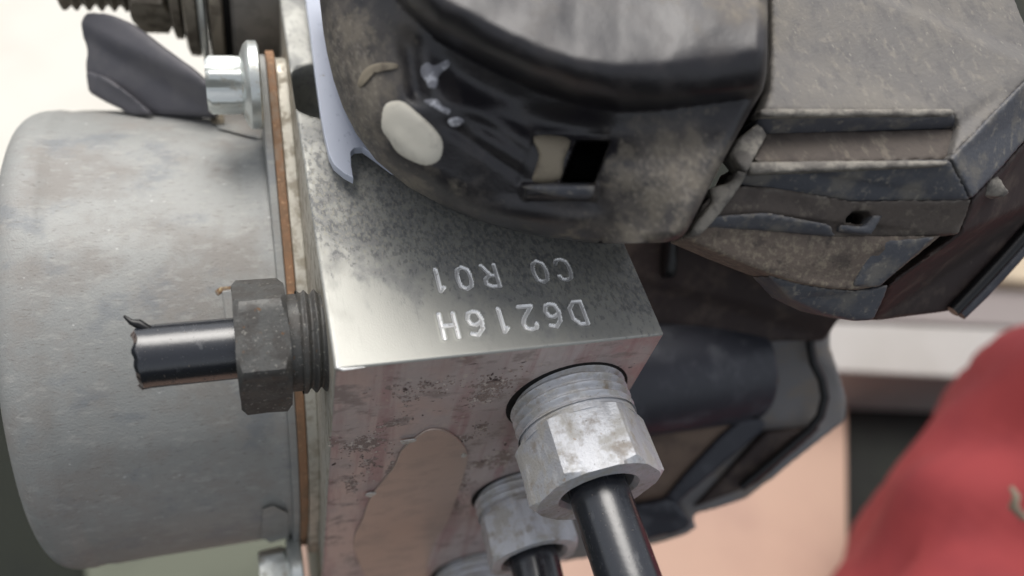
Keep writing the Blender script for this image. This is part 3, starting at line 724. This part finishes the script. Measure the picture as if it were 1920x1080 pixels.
    o.data.polygons.foreach_set('material_index', np.array(mi, np.int32))
    o.data.attributes.new('dust', 'FLOAT', 'POINT').data.foreach_set('value', dust.astype(np.float32))
    bm = bmesh.new(); bm.from_mesh(o.data); bmesh.ops.recalc_face_normals(bm, faces=bm.faces); bm.to_mesh(o.data); bm.free()
    autosmooth(o, 60)
    def dep(px, py):
        i = int(np.clip(np.searchsorted(rows, py) - 1, 0, len(rows) - 2)); t = (py - rows[i]) / (rows[i + 1] - rows[i])
        return (1 - t) * np.interp(px, X[i], depth[i]) + t * np.interp(px, X[i + 1], depth[i + 1])
    return pl, dep
plugE, plug_depth = plug()
def plug_patch(name, pix, lift, material, th=.08, **kw):
    """soft lump following the plug: fan of rings from the outline to its centre"""
    pix = np.array(pix, float)
    q = []; n = len(pix)
    for i in range(n):
        p0, p1, p2, p3 = pix[i - 1], pix[i], pix[(i + 1) % n], pix[(i + 2) % n]
        for t in (0, .33, .66): q.append(.5 * ((2 * p1) + (-p0 + p2) * t + (2 * p0 - 5 * p1 + 4 * p2 - p3) * t * t + (-p0 + 3 * p1 - 3 * p2 + p3) * t ** 3))
    q = np.array(q); c = q.mean(0); vs = []; fs = []; m = len(q); R = [1, .98, .93, .84, .72, .58, .44, .3, .18, .08]
    for s in R:
        for p in q:
            x, y = c + (p - c) * s
            d = plug_depth(x, y) + .03 - (lift + .03) * math.sqrt(max(0, 1 - s ** 6))
            vs.append(P(x, y, d))
    for i in range(len(R) - 1):
        for k in range(m): fs.append((i * m + k, i * m + (k + 1) % m, (i + 1) * m + (k + 1) % m, (i + 1) * m + k))
    fs.append([(len(R) - 1) * m + k for k in range(m)])
    return link(name, vs, fs, material, plugE, smooth=True, **kw)
plug_patch('paint_spot', [(718, 200), (735, 188), (758, 190), (785, 212), (815, 240), (832, 268), (826, 300), (800, 312), (765, 300), (742, 284), (728, 262), (714, 240)], .05, M['paint_blob'], label='cream paint spot')
plug_patch('latch_tab', [(1000, 256), (1046, 254), (1070, 264), (1058, 300), (1050, 338), (1000, 342), (1002, 320), (1010, 290)], .10, M['tan'], label='tan latch tab')
plug_patch('latch_ledge', [(982, 348), (1040, 342), (1112, 343), (1114, 362), (1100, 374), (1040, 368), (985, 354)], .06, M['blue_facet'])
for pts in ([(786, 128), (800, 115), (815, 122), (840, 110), (846, 122), (826, 140), (815, 165), (792, 150)], [(800, 150), (822, 146), (818, 166), (802, 164)], [(792, 188), (818, 184), (830, 198), (846, 206), (840, 216), (815, 204)], [(838, 226), (856, 218), (872, 226), (858, 238), (846, 238)]):
    plug_patch('scuff_mark', pts, .018, M['scuff'])
plug_patch('dried_drip', [(668, 160), (676, 138), (690, 124), (715, 116), (745, 118), (748, 128), (720, 127), (698, 134), (684, 150), (676, 166)], .03, M['tan'])

# ------------------------------------------------------------------ grey dusty housing on the right
hs_ = thing('module_housing', P(1600, 600, 11), 'dusty grey ribbed plastic housing to the right of the black plug', 'housing')
def facet(name, pts, mater, back=1.2, **kw):
    o = prism(name, pts, back, M[mater], hs_, **kw)
    if mater != 'black': soften(o, .035 if name != 'side_wall' else .05, 3 if name in ('hole_lip', 'edge_bead', 'clip_tooth', 'side_panel') else 6)
    return o
facet('top_panel', [(1447, -90, 10.3), (1872, -90, 10.75), (1894, -20, 10.6), (1914, 40, 10.5), (1944, 100, 10.2), (1946, 130, 9.95), (1785, 296, 9.35), (1800, 236, 9.62), (1790, 212, 9.62), (1432, 210, 9.3), (1447, 170, 9.45), (1449, 90, 9.8)], 'grey_plastic', bevel=.07)
facet('rib', [(1430, 211, 9.27), (1792, 213, 9.57), (1812, 240, 9.78), (1440, 252, 9.62), (1418, 232, 9.45)], 'blue_facet', bevel=.015)
facet('recess_floor', [(1432, 250, 9.60), (1812, 240, 9.76), (1786, 300, 9.5), (1440, 308, 9.35), (1412, 300, 9.35)], 'brown_floor', bevel=.01)
facet('corner_facet', [(1946, 128, 9.92), (1784, 296, 9.30), (1824, 374, 9.62), (1990, 190, 10.5)], 'blue_facet', bevel=.06)
facet('lower_rib', [(1400, 300, 9.25), (1450, 306, 9.22), (1784, 297, 9.29), (1824, 375, 9.65), (1600, 378, 9.60), (1440, 352, 9.50), (1378, 346, 9.50)], 'blue_facet', bevel=.06)
facet('edge_bead', [(1424, 204, 9.24), (1788, 204, 9.56), (1792, 216, 9.54), (1428, 217, 9.22)], 'edge_dust', bevel=.05, back=.4)
facet('edge_bead', [(1400, 303, 9.21), (1780, 300, 9.25), (1778, 311, 9.24), (1460, 322, 9.18), (1408, 326, 9.20)], 'edge_dust', bevel=.03, back=.4)
facet('side_panel', [(1352, 346, 9.42), (1440, 350, 9.48), (1600, 376, 9.56), (1826, 372, 9.68), (1800, 440, 9.95), (1560, 446, 9.82), (1300, 420, 9.55), (1318, 385, 9.45)], 'brown_floor', bevel=.02,
      holes=[[(1603, 394, 9.62), (1640, 398, 9.66), (1622, 421, 9.72), (1580, 417, 9.68)]])
facet('hole_bottom', [(1570, 385, 10.2), (1660, 385, 10.2), (1650, 430, 10.2), (1560, 430, 10.2)], 'black', back=.1, bevel=0)
facet('hole_lip', [(1576, 420, 9.62), (1622, 424, 9.64), (1642, 400, 9.58), (1658, 404, 9.58), (1636, 440, 9.66), (1572, 434, 9.68)], 'blue_facet', back=.3)
facet('bottom_rib', [(1330, 405, 9.44), (1440, 398, 9.44), (1560, 420, 9.6), (1570, 444, 9.74), (1420, 430, 9.6), (1300, 424, 9.5)], 'blue_facet', back=.5, bevel=.03)
facet('underside_dome', [(1284, 446, 9.62), (1300, 418, 9.50), (1420, 428, 9.62), (1560, 440, 9.80), (1770, 440, 9.95), (1650, 536, 10.25), (1610, 543, 10.2), (1560, 540, 10.1), (1500, 530, 10.0), (1440, 512, 9.9), (1360, 480, 9.75)], 'lower_dust', back=1.0, bevel=.04)
facet('dark_corner', [(1640, 452, 9.88), (1760, 442, 9.90), (1650, 538, 10.22), (1600, 536, 10.12)], 'blue_facet', back=.5)
facet('lower_lip', [(1440, 515, 10.05), (1500, 530, 10.1), (1560, 541, 10.2), (1612, 545, 10.3), (1668, 534, 10.35), (1640, 600, 10.6), (1604, 602, 10.6), (1540, 588, 10.5), (1482, 560, 10.3)], 'blue_facet', back=.8, bevel=.05)
facet('clip_finger', [(1384, 262, 9.35), (1404, 246, 9.3), (1424, 230, 9.3), (1440, 252, 9.4), (1414, 300, 9.2), (1400, 326, 9.15), (1380, 300, 9.2), (1368, 290, 9.3)], 'edge_dust', back=.5, bevel=.04)
facet('clip_finger', [(1392, 346, 9.3), (1406, 322, 9.15), (1382, 318, 9.2), (1376, 340, 9.3), (1330, 352, 9.4), (1338, 378, 9.35), (1300, 424, 9.35), (1290, 446, 9.45), (1312, 444, 9.4), (1352, 400, 9.35)], 'edge_dust', back=.5, bevel=.04)
facet('side_wall', [(1826, 372, 9.75), (2050, 130, 10.9), (2050, 330, 12.2), (1800, 580, 12.2), (1640, 602, 11.6), (1668, 534, 10.5), (1800, 440, 10.1)], 'dark_body', back=2.0, bevel=.05)
tube('edge_seal', [P(1786, 584, 12.0), P(1830, 538, 12.0), P(1880, 484, 12.0), P(1940, 416, 12.0), P(2020, 330, 12.0)], .10, M['seal'], hs_)
tube('edge_seal', [P(1800, 590, 12.1), P(1842, 550, 12.1), P(1892, 496, 12.1), P(1952, 428, 12.1), P(2030, 345, 12.1)], .09, M['dark_blue'], hs_)
facet('clip_tooth', [(1852, 342, 9.9), (1872, 330, 9.95), (1896, 362, 10.1), (1880, 370, 10.1), (1846, 366, 10.0)], 'edge_dust', back=.4)

# ------------------------------------------------------------------ dark module behind the block
md = thing('control_module', P(1400, 1000, 16), 'black and brown control module in shadow behind the right end of the block', 'control module')
MD = 1.9
def mf(name, pts, mater, back=1.0, **kw): return soften(prism(name, [(a, b, c + MD) for a, b, c in pts], back, M[mater], md, **kw), .06, 6, .05)
mf('upper_wall', [(1120, 380, 12.4), (1300, 400, 12.2), (1480, 480, 12.0), (1600, 560, 12.2), (1574, 604, 12.8), (1550, 640, 13.2), (1180, 640, 13.2), (1100, 500, 12.8)], 'dark_body', back=2.0, bevel=.05)
mf('slot_shade', [(1250, 440, 12.0), (1274, 446, 12.0), (1268, 520, 12.3), (1246, 520, 12.3)], 'seal', back=.5)  # raised black strip stands in for the shade in a slot
cy0 = np.array(P(1150, 716, 13.2 + MD)); cyl_ax = Vector((1, 0, 0)); 
yc, zc = cy0[1], cy0[2]; x_a = cy0[0]; x_b = P(1428, 690, 13.6 + MD)[0]
lathe('solenoid_cover', [(x_a - .5, 1.1), (x_b - .12, 1.1), (x_b - .03, 1.06), (x_b, .95)], (0, yc, zc), (1, 0, 0), M['dark_blue'], md, seg=64)
mf('face_plate', [(1400, 580, 13.9), (1520, 590, 13.8), (1562, 600, 13.7), (1560, 650, 13.75), (1576, 700, 13.8), (1590, 745, 13.9), (1588, 790, 14.0), (1560, 812, 14.1), (1400, 938, 14.4), (1300, 968, 14.6), (1308, 990, 14.6), (1290, 1004, 14.7), (1180, 1036, 14.9), (1000, 1064, 15.0), (1000, 900, 14.9), (1180, 780, 14.4)], 'mid_plate', back=1.4, bevel=.12)
mf('tan_web', [(1180, 820, 13.7), (1300, 796, 13.6), (1400, 776, 13.6), (1392, 800, 13.7), (1240, 940, 14.1), (1180, 960, 14.2)], 'tan_plate', back=.6, bevel=.05)
mf('brace', [(1402, 776, 13.5), (1440, 792, 13.5), (1430, 810, 13.6), (1290, 930, 13.9), (1262, 960, 14.0), (1236, 948, 14.0), (1280, 895, 13.8), (1350, 820, 13.6)], 'dark_blue', back=.7, bevel=.09)
mf('dark_web', [(1436, 812, 13.9), (1545, 800, 13.85), (1420, 910, 14.2), (1300, 955, 14.4)], 'dark_body', back=.5, bevel=.05)
mf('foot', [(1180, 950, 13.9), (1262, 935, 13.8), (1290, 968, 13.9), (1300, 984, 14.0), (1270, 1002, 14.1), (1180, 1020, 14.2)], 'dark_blue', back=.9, bevel=.12)
tube('seal_line', [P(1552, 590, 15.48), P(1530, 612, 15.48), P(1519, 645, 15.50), P(1525, 680, 15.52), P(1541, 712, 15.54), P(1547, 745, 15.56), P(1538, 780, 15.61), P(1518, 806, 15.71), P(1460, 856, 15.81), P(1390, 914, 15.96)], .085, M['seal'], md)
lathe('screw_dimple', [(0, .10), (.05, .07)], P(1413, 776, 15.35), tuple(-FWD), M['black'], md, seg=16)
lathe('screw_dimple', [(0, .09), (.05, .06)], P(1452, 714, 15.72), tuple(-FWD), M['tan_plate'], md, seg=16)

# ------------------------------------------------------------------ upper left: strap, bolt, threaded port
st = [(146, 40, 13.5), (158, 20, 13.5), (196, 22, 13.4), (244, 40, 13.3), (300, 82, 13.2), (356, 124, 13.0), (398, 162, 12.9), (400, 215, 13.3), (246, 214, 13.7), (196, 190, 13.8), (164, 172, 13.8), (156, 136, 13.7), (160, 92, 13.6), (150, 66, 13.6)]
prism('rubber_strap', st, .35, M['strap'], bevel=.06, label='grey rubber strap with a torn edge above the motor', cat='strap')
strap = bpy.data.objects['rubber_strap']; soften(strap, .05, 14, .06, 1.5)
prism('folded_edge', [(157, 128, 13.6), (200, 144, 13.45), (244, 178, 13.3), (286, 214, 13.35), (246, 216, 13.5), (196, 192, 13.65), (163, 172, 13.7)], .2, M['grey_collar'] if 0 else M['strap'], strap, bevel=.05)
soften(bpy.data.objects['folded_edge'], .05, 8, .04, 1.5)
by, bz = yz_at(160, 12.35, -.5)
fb = thing('flange_bolt', (-.45, by, bz), 'bright zinc socket bolt with wide flange beside the top of the orange gasket', 'bolt')
lathe('flange', [(.44, .60), (.47, .66), (.60, .66), (.66, .60), (.72, .46)], (0, by, bz), (-1, 0, 0), M['zinc_bright'], fb)
def spline_head():
    seg = 96; vs = []; fs = []
    for t, r, am in [(.6, .42, 0), (.66, .40, .03), (.85, .39, .05), (1.16, .39, .05), (1.22, .35, .03), (1.22, .22, 0), (1.0, .2, 0)]:
        for k in range(seg):
            th = 2 * math.pi * k / seg; rr = r + am * math.cos(6 * th) 
            vs.append((-t, by + math.cos(th) * rr, bz + math.sin(th) * rr))
    for i in range(6):
        for k in range(seg): fs.append((i * seg + k, i * seg + (k + 1) % seg, (i + 1) * seg + (k + 1) % seg, (i + 1) * seg + k))
    fs.append([6 * seg + k for k in range(seg)])
    autosmooth(link('bolt_head', vs, fs, M['zinc_bright'], fb), 40)
spline_head()
lathe('socket_shade', [(1.0, .19), (1.225, .21)], (0, by, bz), (-1, 0, 0), M['black'], fb)  # solid black core stands in for the shade inside the socket
ty, tz = yz_at(-78, 14.6, -.5)
tp = thing('threaded_port', (-.1, ty, tz), 'weathered threaded port with washers and hex at the top left edge', 'port fitting')
to_ = (0, ty, tz)
lathe('grey_collar', [(-.05, 1.88), (.02, 1.92), (.72, 1.90), (.78, 1.84)], to_, (-1, 0, 0), M['grey_collar'], tp)
lathe('gap_shade', [(.76, 1.75), (.9, 1.75)], to_, (-1, 0, 0), M['black'], tp)  # black band stands in for the shade between collar and washer
lathe('washer', [(.9, 1.85), (.94, 1.95), (1.10, 1.95), (1.14, 1.85)], to_, (-1, 0, 0), M['port_metal'], tp)
lathe('washer', [(1.18, 1.80), (1.2, 1.92), (1.26, 1.92), (1.3, 1.8)], to_, (-1, 0, 0), M['zinc_bright'], tp)
lathe('washer', [(1.3, 1.62), (1.34, 1.72), (1.50, 1.70), (1.54, 1.6)], to_, (-1, 0, 0), M['port_metal'], tp)
lathe('washer', [(1.56, 1.25), (1.6, 1.42), (1.72, 1.42), (1.76, 1.3)], to_, (-1, 0, 0), M['port_metal'], tp)
hexnut('hex', 1.78, 2.4, 1.34, to_, (-1, 0, 0), tocam, 0, M['port_metal'], tp)
thread('thread', 2.4, 3.5, .98, .2, .1, to_, (-1, 0, 0), M['port_metal'], tp)
lathe('thread_tip', [(3.48, .86), (3.6, .8), (3.62, .2)], to_, (-1, 0, 0), M['port_metal'], tp)
# second bolt below the motor
b2y, b2z = yz_at(1078, 14.6, -.5)
fb2 = thing('flange_bolt', (-.45, b2y, b2z), 'dull grey bolt at the bottom edge below the motor', 'bolt')
lathe('flange', [(.3, .62), (.34, .68), (.50, .68), (.56, .62)], (0, b2y, b2z), (-1, 0, 0), M['zinc_bright'], fb2)
hexnut('bolt_head', .56, 1.05, .55, (0, b2y, b2z), (-1, 0, 0), tocam, 0, M['zinc_bright'], fb2)

for o in bpy.data.objects:
    if '_org' in o: del o['_org']
for mm in bpy.data.materials:
    if 'nodes_col' in mm: del mm['nodes_col']
